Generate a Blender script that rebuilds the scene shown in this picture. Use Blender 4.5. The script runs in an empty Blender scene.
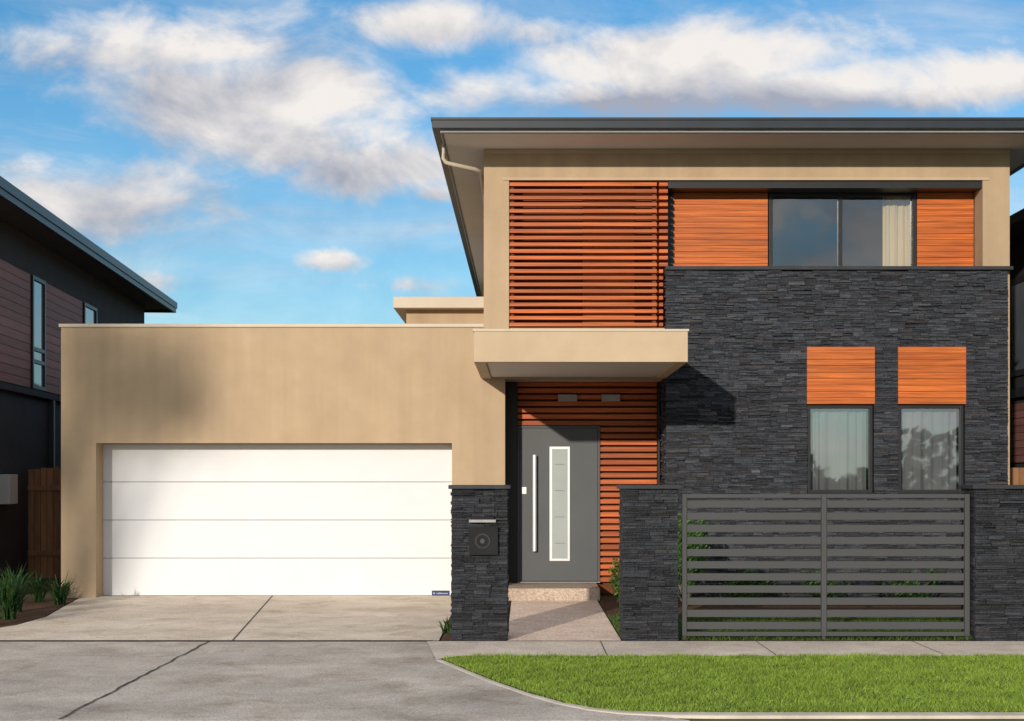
import bpy, math, random
import numpy as np
from mathutils import Vector, Matrix
random.seed(7); rng=np.random.default_rng(7)
scene=bpy.context.scene
scene.view_settings.view_transform='Standard'
scene.view_settings.look='None'
scene.view_settings.exposure=0
F=1465.0; CX=525.0; HY=481.0; CZ=1.6
pi=math.pi
# ---------------------------------------------------------------- materials
def ramp_mix(nt,fac,c1,c2):
    m=nt.nodes.new('ShaderNodeMix'); m.data_type='RGBA'
    nt.links.new(fac,m.inputs[0]); m.inputs[6].default_value=(*c1,1); m.inputs[7].default_value=(*c2,1)
    return m
def maprange(nt,val,a,b,c,d):
    m=nt.nodes.new('ShaderNodeMapRange'); nt.links.new(val,m.inputs[0])
    m.inputs[1].default_value=a;m.inputs[2].default_value=b;m.inputs[3].default_value=c;m.inputs[4].default_value=d
    return m.outputs[0]
def pmat(name,c1,c2,scale=(3,3,3),rough=0.8,bump=0.0,bscale=80,bdist=0.01,metal=0,island=0.0,big=0.0,bigscale=0.5,spec=0.3,streak=0.0,speck=None,grain=0.0,rust=None,stain=0.0):
    m=bpy.data.materials.new(name); m.use_nodes=True; nt=m.node_tree
    b=nt.nodes['Principled BSDF']
    geo=nt.nodes.new('ShaderNodeNewGeometry')
    if island:
        sc=nt.nodes.new('ShaderNodeVectorMath'); sc.operation='SCALE'; sc.inputs[0].default_value=(37,11,53)
        nt.links.new(geo.outputs['Random Per Island'],sc.inputs['Scale'])
        ad=nt.nodes.new('ShaderNodeVectorMath'); ad.operation='ADD'; nt.links.new(geo.outputs['Position'],ad.inputs[0]); nt.links.new(sc.outputs[0],ad.inputs[1]); posv=ad.outputs[0]
    else: posv=geo.outputs['Position']
    mp=nt.nodes.new('ShaderNodeMapping'); nt.links.new(posv,mp.inputs[0]); mp.inputs['Scale'].default_value=scale
    n=nt.nodes.new('ShaderNodeTexNoise'); n.inputs['Scale'].default_value=1; n.inputs['Detail'].default_value=6; n.inputs['Roughness'].default_value=0.6
    nt.links.new(mp.outputs[0],n.inputs['Vector'])
    f=maprange(nt,n.outputs[0],0.3,0.7,0,1)
    mix=ramp_mix(nt,f,c1,c2); col=mix.outputs[2]
    def mult(col,val):
        h=nt.nodes.new('ShaderNodeHueSaturation'); nt.links.new(col,h.inputs['Color']); nt.links.new(val,h.inputs['Value']); return h.outputs[0]
    if rust:
        wn=nt.nodes.new('ShaderNodeTexWhiteNoise'); wn.noise_dimensions='1D'; nt.links.new(geo.outputs['Random Per Island'],wn.inputs['W'])
        rf=maprange(nt,wn.outputs['Value'],0.85,1.0,0,0.5)
        r=nt.nodes.new('ShaderNodeMix'); r.data_type='RGBA'; nt.links.new(rf,r.inputs[0]); nt.links.new(col,r.inputs[6]); r.inputs[7].default_value=(*rust,1); col=r.outputs[2]
        gf=maprange(nt,wn.outputs['Value'],0.0,0.10,0.35,0)
        r=nt.nodes.new('ShaderNodeMix'); r.data_type='RGBA'; nt.links.new(gf,r.inputs[0]); nt.links.new(col,r.inputs[6]); r.inputs[7].default_value=(rust[0]*1.6,rust[0]*1.68,rust[0]*1.8,1); col=r.outputs[2]
    if speck:
        v=nt.nodes.new('ShaderNodeTexVoronoi'); v.inputs['Scale'].default_value=speck; nt.links.new(geo.outputs['Position'],v.inputs['Vector'])
        sx=nt.nodes.new('ShaderNodeSeparateColor'); nt.links.new(v.outputs['Color'],sx.inputs[0])
        col=mult(col,maprange(nt,sx.outputs[0],0,1,0.7,1.3))
    if island:
        col=mult(col,maprange(nt,geo.outputs['Random Per Island'],0,1,1-island,1+island))
    if big:
        n2=nt.nodes.new('ShaderNodeTexNoise'); n2.inputs['Scale'].default_value=bigscale; n2.inputs['Detail'].default_value=5; n2.inputs['Roughness'].default_value=0.65
        nt.links.new(geo.outputs['Position'],n2.inputs['Vector'])
        col=mult(col,maprange(nt,n2.outputs[0],0.3,0.7,1-big,1+big*0.6))
    if stain:
        n5=nt.nodes.new('ShaderNodeTexNoise'); n5.inputs['Scale'].default_value=1.9; n5.inputs['Detail'].default_value=8; n5.inputs['Roughness'].default_value=0.7; n5.inputs['Distortion'].default_value=0.8
        nt.links.new(geo.outputs['Position'],n5.inputs['Vector'])
        sf=maprange(nt,n5.outputs[0],0.50,0.68,0,stain)
        r=nt.nodes.new('ShaderNodeMix'); r.data_type='RGBA'; r.blend_type='MULTIPLY'; nt.links.new(sf,r.inputs[0]); nt.links.new(col,r.inputs[6]); r.inputs[7].default_value=(0.62,0.54,0.45,1); col=r.outputs[2]
    if streak:
        mp3=nt.nodes.new('ShaderNodeMapping'); nt.links.new(geo.outputs['Position'],mp3.inputs[0]); mp3.inputs['Scale'].default_value=(5,5,0.35)
        n3=nt.nodes.new('ShaderNodeTexNoise'); n3.inputs['Scale'].default_value=1; n3.inputs['Detail'].default_value=4; nt.links.new(mp3.outputs[0],n3.inputs['Vector'])
        col=mult(col,maprange(nt,n3.outputs[0],0.35,0.65,1-streak,1+streak*0.4))
    if grain:
        mp4=nt.nodes.new('ShaderNodeMapping'); nt.links.new(posv,mp4.inputs[0]); mp4.inputs['Scale'].default_value=(1.6,10,130)
        n4=nt.nodes.new('ShaderNodeTexNoise'); n4.inputs['Scale'].default_value=1; n4.inputs['Detail'].default_value=5; n4.inputs['Distortion'].default_value=0.6; nt.links.new(mp4.outputs[0],n4.inputs['Vector'])
        col=mult(col,maprange(nt,n4.outputs[0],0.35,0.62,1-grain,1+grain*0.5))
    nt.links.new(col,b.inputs['Base Color'])
    b.inputs['Roughness'].default_value=rough; b.inputs['Metallic'].default_value=metal
    b.inputs['Specular IOR Level'].default_value=spec
    if bump:
        nb=nt.nodes.new('ShaderNodeTexNoise'); nb.inputs['Scale'].default_value=bscale; nb.inputs['Detail'].default_value=4
        nt.links.new(geo.outputs['Position'],nb.inputs['Vector'])
        bp=nt.nodes.new('ShaderNodeBump'); bp.inputs['Strength'].default_value=bump; bp.inputs['Distance'].default_value=bdist
        nt.links.new(nb.outputs[0],bp.inputs['Height']); nt.links.new(bp.outputs[0],b.inputs['Normal'])
    return m
M={}
M['render']=pmat('beige_render',(0.425,0.312,0.200),(0.475,0.354,0.232),(2,2,2),0.9,0.7,150,0.006,big=0.08,streak=0.07,bigscale=0.8)
M['fascia']=pmat('canopy_render',(0.47,0.355,0.24),(0.52,0.40,0.275),(2,2,2),0.85,0.3,180,0.003,big=0.05)
M['coping']=pmat('coping_metal',(0.50,0.43,0.34),(0.55,0.48,0.38),(2,2,2),0.5)
M['soffit']=pmat('soffit_board',(0.53,0.51,0.48),(0.58,0.56,0.53),(2,2,2),0.8)
M['soffit2']=pmat('eave_lining',(0.62,0.62,0.61),(0.66,0.66,0.65),(2,2,2),0.8)
M['gutter']=pmat('dark_gutter',(0.020,0.026,0.034),(0.027,0.034,0.045),(3,3,3),0.4)
M['rooft']=pmat('roof_metal',(0.06,0.065,0.07),(0.08,0.085,0.09),(3,3,3),0.5)
M['slate']=pmat('slate_ledgestone',(0.013,0.016,0.023),(0.054,0.060,0.074),(9,9,30),0.7,1.0,55,0.02,island=0.5,spec=0.4,rust=(0.070,0.053,0.040),big=0.18,bigscale=1.5)
M['slated']=pmat('dark_slate_ledgestone',(0.008,0.010,0.014),(0.036,0.040,0.049),(9,9,30),0.7,1.0,55,0.02,island=0.5,spec=0.4,rust=(0.042,0.034,0.027))
M['slatecap']=pmat('slate_cap',(0.02,0.022,0.027),(0.035,0.038,0.045),(5,5,5),0.6,0.2,50)
M['backing']=pmat('dark_backing',(0.012,0.012,0.014),(0.02,0.02,0.022),(3,3,3),0.9)
M['wood']=pmat('cedar_slat',(0.30,0.055,0.012),(0.54,0.135,0.028),(0.8,6,45),0.5,0.2,60,0.003,island=0.3,spec=0.35,grain=0.3)
M['panel']=pmat('cedar_panel',(0.36,0.072,0.011),(0.60,0.158,0.024),(0.8,6,35),0.5,0.25,60,0.003,island=0.16,spec=0.35,grain=0.42)
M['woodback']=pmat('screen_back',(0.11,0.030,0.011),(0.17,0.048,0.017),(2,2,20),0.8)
M['frame']=pmat('dark_window_frame',(0.016,0.017,0.02),(0.022,0.024,0.028),(3,3,3),0.4)
M['white']=pmat('white_door_paint',(0.64,0.65,0.67),(0.67,0.68,0.70),(2,2,2),0.5)
M['groove']=pmat('door_groove',(0.22,0.22,0.23),(0.25,0.25,0.26),(2,2,2),0.6)
M['anth']=pmat('anthracite_door',(0.075,0.08,0.084),(0.085,0.09,0.094),(2,2,2),0.5)
M['steel']=pmat('brushed_steel',(0.72,0.72,0.72),(0.8,0.8,0.8),(30,30,2),0.35,metal=0.4)
M['dsteel']=pmat('weathered_steel',(0.22,0.22,0.22),(0.3,0.3,0.3),(30,30,2),0.45,metal=0.3)
M['frost']=pmat('frosted_glass',(0.32,0.35,0.34),(0.38,0.41,0.40),(2,2,2),0.25,spec=0.6)
M['lineg']=pmat('glass_stripe',(0.18,0.20,0.20),(0.2,0.22,0.22),(2,2,2),0.3)
M['gate']=pmat('grey_powder_coat',(0.060,0.063,0.065),(0.064,0.067,0.069),(1,1,1),0.6,spec=0.2)
M['drive']=pmat('driveway_concrete',(0.66,0.565,0.455),(0.82,0.72,0.59),(1.3,1.3,1.3),0.9,0.3,120,0.004,big=0.2,bigscale=0.7,speck=160,stain=0.7)
M['path']=pmat('footpath_concrete',(0.58,0.50,0.42),(0.72,0.63,0.54),(1.5,1.5,1.5),0.9,0.3,120,0.004,big=0.16,bigscale=0.9,speck=140,stain=0.4)
M['cross']=pmat('crossover_concrete',(0.46,0.41,0.355),(0.61,0.555,0.49),(1.8,1.8,1.8),0.9,0.4,120,0.005,big=0.26,bigscale=0.8,speck=120,stain=0.7)
M['kerb']=pmat('kerb_concrete',(0.55,0.49,0.41),(0.66,0.60,0.51),(2,2,2),0.9,0.3,90,0.004,big=0.15,bigscale=2)
M['agg']=pmat('exposed_aggregate',(0.70,0.54,0.43),(0.88,0.72,0.60),(3,3,3),0.85,0.5,90,0.006,big=0.1,speck=75)
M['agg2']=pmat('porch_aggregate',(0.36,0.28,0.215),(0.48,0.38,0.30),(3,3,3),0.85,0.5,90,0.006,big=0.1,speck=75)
M['joint']=pmat('dark_joint',(0.05,0.048,0.045),(0.08,0.075,0.07),(9,9,9),0.95)
M['asph']=pmat('asphalt',(0.05,0.05,0.05),(0.065,0.065,0.065),(6,6,6),0.9,0.4,150)
M['soil']=pmat('soil_ground',(0.06,0.07,0.03),(0.10,0.10,0.045),(0.6,0.6,0.6),0.95,0.5,20,0.02)
M['mulch']=pmat('bark_mulch',(0.05,0.028,0.018),(0.16,0.085,0.05),(25,25,25),0.95,1.0,60,0.03)
M['turf']=pmat('turf_base',(0.04,0.08,0.015),(0.09,0.13,0.025),(8,8,8),0.95,0.8,60,0.02)
M['blade']=pmat('grass_blade',(0.09,0.20,0.020),(0.32,0.41,0.055),(2.2,2.2,2.2),0.6,island=0.4,big=0.3,bigscale=3.0)
M['bladed']=pmat('garden_grass_blade',(0.04,0.08,0.012),(0.08,0.14,0.025),(1.3,1.3,1.3),0.6,island=0.35)
M['leaf']=pmat('shrub_leaf',(0.025,0.075,0.012),(0.06,0.13,0.025),(4,4,4),0.6,island=0.4)
M['strap']=pmat('strap_leaf',(0.014,0.045,0.013),(0.04,0.095,0.022),(4,4,4),0.5,island=0.4)
M['ndark']=pmat('charcoal_render',(0.026,0.026,0.03),(0.036,0.036,0.042),(2,2,2),0.8,0.3,150,0.003)
M['nclad']=pmat('brown_cladding',(0.17,0.075,0.066),(0.26,0.118,0.10),(6,1.2,40),0.6,island=0.2)
M['nsoff']=pmat('grey_eave',(0.05,0.05,0.058),(0.06,0.06,0.068),(2,2,2),0.8)
M['fencew']=pmat('fence_timber',(0.20,0.10,0.05),(0.32,0.17,0.085),(8,8,2),0.8,island=0.25)
M['bark']=pmat('tree_bark',(0.12,0.09,0.07),(0.2,0.16,0.12),(8,8,2),0.9)
M['box']=pmat('meter_box',(0.45,0.46,0.47),(0.5,0.51,0.52),(2,2,2),0.5)
M['room']=pmat('room_dark',(0.03,0.03,0.032),(0.045,0.045,0.048),(1,1,1),0.9)
M['curt']=pmat('sheer_curtain',(0.26,0.26,0.27),(0.36,0.36,0.37),(3,3,1),0.9)
M['curt2']=pmat('beige_curtain',(0.66,0.54,0.34),(0.76,0.64,0.42),(3,3,1),0.9)
M['blue']=pmat('plate_blue',(0.01,0.03,0.12),(0.012,0.035,0.13),(2,2,2),0.4)
M['lamp']=pmat('lamp_diffuser',(0.30,0.28,0.27),(0.34,0.32,0.3),(2,2,2),0.4)
M['paneb']=pmat('reflective_pane',(0.10,0.12,0.14),(0.14,0.17,0.20),(1,1,1),0.05,spec=1.0)
def glassmat(name,refl,tint,gcol):
    m=bpy.data.materials.new(name); m.use_nodes=True; nt=m.node_tree; nt.nodes.clear()
    o=nt.nodes.new('ShaderNodeOutputMaterial'); mx=nt.nodes.new('ShaderNodeMixShader')
    t=nt.nodes.new('ShaderNodeBsdfTransparent'); t.inputs[0].default_value=(*tint,1)
    g=nt.nodes.new('ShaderNodeBsdfGlossy'); g.inputs['Roughness'].default_value=0.02; g.inputs[0].default_value=(*gcol,1)
    fr=nt.nodes.new('ShaderNodeFresnel'); fr.inputs[0].default_value=1.5
    geo=nt.nodes.new('ShaderNodeNewGeometry'); n=nt.nodes.new('ShaderNodeTexNoise'); n.inputs['Scale'].default_value=1.2
    nt.links.new(geo.outputs['Position'],n.inputs['Vector'])
    bp=nt.nodes.new('ShaderNodeBump'); bp.inputs['Strength'].default_value=0.1; bp.inputs['Distance'].default_value=0.02
    nt.links.new(n.outputs[0],bp.inputs['Height']); nt.links.new(bp.outputs[0],g.inputs['Normal'])
    a=nt.nodes.new('ShaderNodeMath'); a.operation='ADD'; a.inputs[1].default_value=refl; nt.links.new(fr.outputs[0],a.inputs[0])
    nt.links.new(a.outputs[0],mx.inputs[0]); nt.links.new(t.outputs[0],mx.inputs[1]); nt.links.new(g.outputs[0],mx.inputs[2]); nt.links.new(mx.outputs[0],o.inputs[0])
    return m
M['glass']=glassmat('window_glass',0.14,(0.78,0.79,0.80),(0.85,0.9,0.95))
M['glassl']=glassmat('lower_window_glass',0.26,(0.72,0.74,0.76),(0.8,0.83,0.85))
# ---------------------------------------------------------------- mesh helpers
def link(o): scene.collection.objects.link(o); return o
def empty(name,loc,label,cat,group=None):
    e=bpy.data.objects.new(name,None); e.location=loc; e.empty_display_size=0.3; link(e)
    e['label']=label; e['category']=cat
    if group: e['group']=group
    WL[e.name]=Vector(loc)
    return e
WL={}
def rawmesh(name,verts,faces,mat,parent=None,bevel=0,smooth=False):
    v=np.array(verts,dtype=float); mn=v.min(0); mx=v.max(0); org=np.array([(mn[0]+mx[0])/2,(mn[1]+mx[1])/2,mn[2]])
    me=bpy.data.meshes.new(name); me.from_pydata((v-org).tolist(),[],faces); me.update()
    me.materials.append(mat)
    if smooth:
        for p in me.polygons: p.use_smooth=True
    o=bpy.data.objects.new(name,me); link(o); o.location=org; WL[o.name]=Vector(org)
    if parent:
        o.parent=parent; o.location=Vector(org)-WL[parent.name]
    if bevel:
        b=o.modifiers.new('bevel','BEVEL'); b.width=bevel; b.segments=2; b.limit_method='ANGLE'
    return o
def boxvf(bx,V,Fc):
    x0,x1,y0,y1,z0,z1=bx; k=len(V)
    V+=[(x0,y0,z0),(x1,y0,z0),(x1,y1,z0),(x0,y1,z0),(x0,y0,z1),(x1,y0,z1),(x1,y1,z1),(x0,y1,z1)]
    Fc+=[(k,k+3,k+2,k+1),(k+4,k+5,k+6,k+7),(k,k+1,k+5,k+4),(k+1,k+2,k+6,k+5),(k+2,k+3,k+7,k+6),(k+3,k,k+4,k+7)]
def boxes(name,bl,mat,parent=None,bevel=0):
    V=[];Fc=[]
    for b in bl: boxvf(b,V,Fc)
    return rawmesh(name,V,Fc,mat,parent,bevel)
def each(name,bl,mat,parent=None,bevel=0):
    for b in bl: boxes(name,[b],mat,parent,bevel)
def cyl(name,p0,p1,r,mat,parent=None,seg=20):
    p0=Vector(p0);p1=Vector(p1);d=(p1-p0).normalized();q=d.to_track_quat('Z','Y')
    V=[];Fc=[]
    for p in (p0,p1):
        for i in range(seg):
            a=2*pi*i/seg; V.append(tuple(p+q@Vector((r*math.cos(a),r*math.sin(a),0))))
    for i in range(seg): Fc.append((i,(i+1)%seg,seg+(i+1)%seg,seg+i))
    Fc.append(tuple(range(seg))[::-1]); Fc.append(tuple(range(seg,2*seg)))
    return rawmesh(name,V,Fc,mat,parent)
def pipe_vf(pts,rs,seg=12):
    V=[];Fc=[]
    for j,p in enumerate(pts):
        a=Vector(pts[max(j-1,0)]);b=Vector(pts[min(j+1,len(pts)-1)]);q=(b-a).normalized().to_track_quat('Z','Y'); r=rs[j]
        for i in range(seg):
            t=2*pi*i/seg; V.append(tuple(Vector(p)+q@Vector((r*math.cos(t),r*math.sin(t),0))))
    for j in range(len(pts)-1):
        for i in range(seg): Fc.append((j*seg+i,j*seg+(i+1)%seg,(j+1)*seg+(i+1)%seg,(j+1)*seg+i))
    return V,Fc
def pipe_path(name,pts,r,mat,parent,seg=12):
    V,Fc=pipe_vf(pts,[r]*len(pts),seg)
    return rawmesh(name,V,Fc,mat,parent,smooth=True)
def sheet(name,pts,z,mat,kind='structure',parent=None):
    V=[(p[0],p[1],z if len(p)<3 else p[2]) for p in pts]
    o=rawmesh(name,V,[tuple(range(len(V)))],mat,parent)
    if not parent and kind: o['kind']=kind
    return o
def stones(V,Fc,u0,u1,z0,z1,mapf,holes=(),k_=1.0):
    """ledgestone: courses broken into cells, each cell split into uneven thin strips"""
    def strip(u,uu1,r0,r1):
        d=(random.choice([0.0,0.006,0.012,0.020,0.030])+random.uniform(0,0.008))*k_
        g=0.0014; j=lambda:random.uniform(-0.007,0.007)*k_
        sub=[(u+g,r0+g),(uu1-g,r0+g),(uu1-g,r1-g),(u+g,r1-g)]
        k=len(V)
        for (a,z) in sub: V.append(mapf(a,z,-0.02))
        for (a,z) in sub: V.append(mapf(a,z,0.008+d+j()))
        Fc.extend([(k+4,k+5,k+6,k+7),(k,k+1,k+5,k+4),(k+1,k+2,k+6,k+5),(k+2,k+3,k+7,k+6),(k+3,k,k+4,k+7)])
    zs=sorted(set([z0,z1]+[h[2] for h in holes]+[h[3] for h in holes]))
    for a,b in zip(zs[:-1],zs[1:]):
        z=a; hs=[]
        while z<b-1e-4:
            h=random.choice([0.04,0.055,0.07,0.09])
            if b-z-h<0.04: h=b-z
            hs.append((z,z+h)); z+=h
        for (r0,r1) in hs:
            iv=[(u0,u1)]
            for h in holes:
                if r0>=h[2]-1e-4 and r1<=h[3]+1e-4:
                    ni=[]
                    for (p,q) in iv:
                        if h[0]>p and h[1]<q: ni+=[(p,h[0]),(h[1],q)]
                        else: ni.append((p,q))
                    iv=ni
            for (p,q) in iv:
                u=p
                while u<q-1e-4:
                    L=random.uniform(0.10,0.34)
                    if q-u-L<0.08: L=q-u
                    H=r1-r0; k=max(1,round(H/random.choice([0.016,0.020,0.026,0.032]))); cuts=sorted([r0+H*(i+random.uniform(-0.25,0.25))/k for i in range(1,k)])
                    e=[r0]+cuts+[r1]
                    for s0,s1 in zip(e[:-1],e[1:]):
                        if random.random()<0.4 and L>0.17:
                            m=u+L*random.uniform(0.35,0.65); strip(u,m,s0,s1); strip(m,u+L,s0,s1)
                        else: strip(u,u+L,s0,s1)
                    u+=L
# ================================================================ GROUND
gv=[(-700,-700,-0.13),(700,-700,-0.13),(-700,9.86,-0.13),(700,9.86,-0.13),(-700,9.861,-0.012),(700,9.861,-0.012),(-700,900,-0.012),(700,900,-0.012)]
g=rawmesh('ground',gv,[(0,1,3,2),(2,3,5,4),(4,5,7,6)],M['soil']); g['kind']='structure'
sheet('road',[(-80,1.5),(80,1.5),(80,9.70),(-80,9.70)],-0.122,M['asph'])
curve=[(-0.80,13.08),(-0.68,12.75),(-0.49,12.2),(-0.25,11.55),(-0.01,10.98),(0.22,10.52),(0.44,10.22),(0.66,10.05),(0.92,9.96)]
V=[(-0.98,14.60,0),(-9.6,14.60,0),(-7.9,9.80,0),(-8.0,9.25,-0.118),(1.2,9.25,-0.118),(1.1,9.80,0)]+[(x,y,0) for x,y in reversed(curve)]
c=rawmesh('crossover',V,[(2,3,4,5),(0,1,2,5)+tuple(range(6,len(V)))],M['cross']); c['kind']='structure'
def kerbstrip(path,w,z0,z1s):
    V=[];Fc=[]; n=len(path)
    for i,p in enumerate(path):
        a=Vector(path[max(i-1,0)]);b=Vector(path[min(i+1,n-1)]);t=(b-a).normalized();nn=Vector((-t.y,t.x)); z1=z1s[i]
        ww=w[i]; q=Vector(p)+nn*ww
        V+= [(p[0],p[1],z0),(p[0],p[1],z1-0.004),(p[0]+nn.x*0.015,p[1]+nn.y*0.015,z1),(q.x,q.y,z1),(q.x,q.y,z0)]
    for i in range(n-1):
        for j in range(4):
            k=i*5+j; Fc.append((k,k+5,k+6,k+1))
    return V,Fc
kp=curve+[(1.3,9.93),(2.2,9.93),(45,9.93)]
V,Fc=kerbstrip(kp,[0.05,0.05,0.05,0.05,0.05,0.06,0.08,0.10,0.12,0.13,0.13,0.13],-0.13,[0.006]*6+[0.008,0.01,0.012,0.012,0.012,0.012])
k=rawmesh('kerb',V,Fc,M['kerb']); k['kind']='structure'
boxes('gutter_channel',[(1.1,45,9.62,9.925,-0.13,-0.1)],M['kerb'])['kind']='structure'
sheet('footpath',[(-0.98,14.6),(-0.80,13.1),(-0.62,13.36),(40,13.36),(40,14.6)],0.004,M['path'])
sheet('driveway',[(-9.6,14.63),(-0.86,14.63),(-0.9,20.36),(-5.9,20.36),(-6.05,19.9),(-5.85,18.6),(-5.62,17.2),(-5.62,16.2),(-5.85,15.45),(-6.4,15.02),(-9.6,14.9)],0.008,M['drive'])
sheet('path',[(-0.18,14.61),(0.96,14.61),(0.96,19.6),(-0.18,19.6)],0.008,M['agg'])
def jstrip(pts,w,z):
    V=[];Fc=[]
    for i,p in enumerate(pts):
        a=Vector(pts[max(i-1,0)]);b=Vector(pts[min(i+1,len(pts)-1)]);t=(b-a).normalized();n=Vector((-t.y,t.x))*w/2*random.uniform(0.7,1.3)
        V+=[(p[0]+n.x,p[1]+n.y,z),(p[0]-n.x,p[1]-n.y,z)]
    for i in range(len(pts)-1): Fc.append((2*i,2*i+1,2*i+3,2*i+2))
    return V,Fc
def wig(a,b,n,amp): 
    return [(a[0]+(b[0]-a[0])*i/n+random.uniform(-amp,amp),a[1]+(b[1]-a[1])*i/n+random.uniform(-amp,amp)) for i in range(n+1)]
JV=[];JF=[]
def addj(pts,w,z):
    v,f=jstrip(pts,w,z);k=len(JV);JV.extend(v);JF.extend([tuple(i+k for i in q) for q in f])
addj(wig((-3.12,9.82),(-3.15,14.6),38,0.012),0.018,0.006)
addj([(-2.92,14.64),(-3.5,20.3)],0.012,0.012)
addj([(-9.4,14.615),(-0.92,14.615)],0.022,0.0105)
for x in (0.75,2.3,3.85,5.4): addj([(x,13.38),(x,14.6)],0.010,0.0085)
o=rawmesh('pavement_joint',JV,JF,M['joint']); o['kind']='structure'
sheet('garden_bed',[(-9,14.93),(-6.4,15.05),(-5.88,15.48),(-5.65,16.2),(-5.65,17.2),(-5.88,18.6),(-6.07,19.9),(-6.1,19.98),(-9,19.98)],0.006,M['mulch'])
sheet('garden_bed',[(-0.84,14.64),(-0.2,14.64),(-0.2,19.95),(-0.88,19.95)],0.005,M['mulch'])
sheet('garden_bed',[(0.98,17.2),(1.9,17.2),(7,17.6),(7,19.8),(0.98,19.8)],0.005,M['mulch'])
# ---------------- grass
def inpoly(x,y,P):
    ins=np.zeros(len(x),bool); n=len(P)
    for i in range(n):
        x0,y0=P[i];x1,y1=P[(i+1)%n]
        c=((y0>y)!=(y1>y))&(x<(x1-x0)*(y-y0)/(y1-y0+1e-12)+x0); ins^=c
    return ins
def grass(name,P,dens,hmin,hmax,label,mat):
    a=np.array(P); x0,y0=a.min(0);x1,y1=a.max(0)
    n=int((x1-x0)*(y1-y0)*dens); x=rng.uniform(x0,x1,n);y=rng.uniform(y0,y1,n); m=inpoly(x,y,P);x=x[m];y=y[m];n=len(x)
    patch=0.85+0.2*np.sin(x*3.1+1.3*np.sin(y*2.7))*np.sin(y*3.7+x)+0.15*np.sin(x*11+y*7)+0.15*np.sin(x*23-y*17+2*np.sin(x*5))
    h=rng.uniform(hmin,hmax,n)*patch; w=rng.uniform(0.002,0.0042,n); th=rng.uniform(0,2*pi,n); l=rng.uniform(0.3,1.2,n)*h; ph=rng.uniform(0,2*pi,n)
    V=np.zeros((n,3,3)); V[:,0]=np.stack([x-w*np.cos(th),y-w*np.sin(th),np.full(n,0.0)],1); V[:,1]=np.stack([x+w*np.cos(th),y+w*np.sin(th),np.full(n,0.0)],1)
    V[:,2]=np.stack([x+l*np.cos(ph),y+l*np.sin(ph),h],1)
    me=bpy.data.meshes.new(name); me.vertices.add(n*3); me.vertices.foreach_set('co',V.reshape(-1)); me.loops.add(n*3); me.loops.foreach_set('vertex_index',np.arange(n*3,dtype=np.int32))
    me.polygons.add(n); me.polygons.foreach_set('loop_start',np.arange(0,n*3,3,dtype=np.int32)); me.update(calc_edges=True)
    me.materials.append(mat); o=bpy.data.objects.new(name,me); link(o); o['kind']='stuff'; o['label']=label; o['category']='grass'
inner=[(x+0.06,y+0.035) for x,y in curve[:-1]]+[(0.95,10.07)]
vp=[(-0.55,13.34)]+inner+[(1.7,10.07),(9,10.07),(9,13.34)]
sheet('verge',vp,0.0045,M['turf'])
grass('grass',vp[:-2]+[(6.5,10.07),(6.5,13.37)],7500,0.02,0.050,'short green lawn grass on the nature strip by the kerb',M['blade'])
sheet('front_lawn',[(0.98,14.95),(7,14.95),(7,17.6),(1.9,17.2),(0.98,17.2)],0.004,M['turf'])
grass('grass',[(0.98,14.7),(6.6,14.7),(6.6,17.6),(1.9,17.3),(0.98,17.3)],2000,0.03,0.07,'front garden lawn grass behind the grey metal gate',M['bladed'])

# ================================================================ MAIN HOUSE
H=empty('house',(3,20,0),'two-storey beige rendered house with slate stone and cedar cladding','house')
Y=20.0; DW=20.75
oz=2.119
boxes('wall',[(-6.334,-5.857,Y,Y+0.34,0,3.70),(-5.857,-0.997,Y,Y+0.34,oz,3.70),(-0.997,-0.273,Y,Y+0.34,0,3.70),
   (-6.334,-6.1,Y+0.34,33,0,3.70),(-6.1,-0.56,32.7,33,0,3.70),(-6.1,-0.56,Y+0.5,32.7,3.45,3.6)],M['render'],H)
boxes('coping',[(-6.36,-0.56,Y-0.025,Y+0.37,3.70,3.745),(-6.36,-6.07,Y+0.37,33,3.70,3.745)],M['coping'],H,0.005)
boxes('wall',[(-2.21,-0.57,27.3,32.9,3.6,4.79)],M['render'],H)
boxes('roof',[(-2.43,-0.57,27.0,33.2,4.79,5.0)],M['coping'],H,0.01)
boxes('wall',[(-0.56,-0.218,Y-0.03,Y+0.33,3.372,6.12),(-0.218,6.607,Y-0.03,Y+0.33,5.70,6.12),(6.239,6.607,Y-0.03,Y+0.33,0.0,5.70),
   (-0.272,-0.218,Y+0.002,Y+0.33,2.99,3.372),(-0.218,1.93,Y,Y+0.33,2.999,3.69),
   (-0.56,-0.30,Y+0.345,38,3.72,6.12),(-0.56,-0.273,Y+0.345,38,0,3.72),(6.30,6.607,Y+0.34,38,0,6.12),(-0.27,6.3,37.7,38,0,6.12)],M['render'],H)
boxes('trim',[(-0.30,6.32,Y-0.045,Y-0.031,5.70,5.735)],M['fascia'],H)
boxes('trim',[(-0.56,6.607,Y-0.05,Y-0.031,6.06,6.12)],M['fascia'],H)
rx0,rx1,ry0,ry1=-1.2,7.25,18.9,38.9
zs=6.125
R=boxes('roof',[(rx0+0.1,rx1-0.1,ry0+0.1,ry1-0.1,zs,zs+0.03)],M['soffit2'],H)
cxm=(rx0+rx1)/2
rawmesh('roof_covering',[(rx0+.02,ry0+.02,6.26),(rx1-.02,ry0+.02,6.26),(rx1-.02,ry1-.02,6.26),(rx0+.02,ry1-.02,6.26),(cxm,ry0+4.2,6.95),(cxm,ry1-4.2,6.95)],
   [(0,1,4),(1,2,5,4),(2,3,5),(3,0,4,5),(0,3,2,1)],M['rooft'],R)
t=0.11
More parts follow.
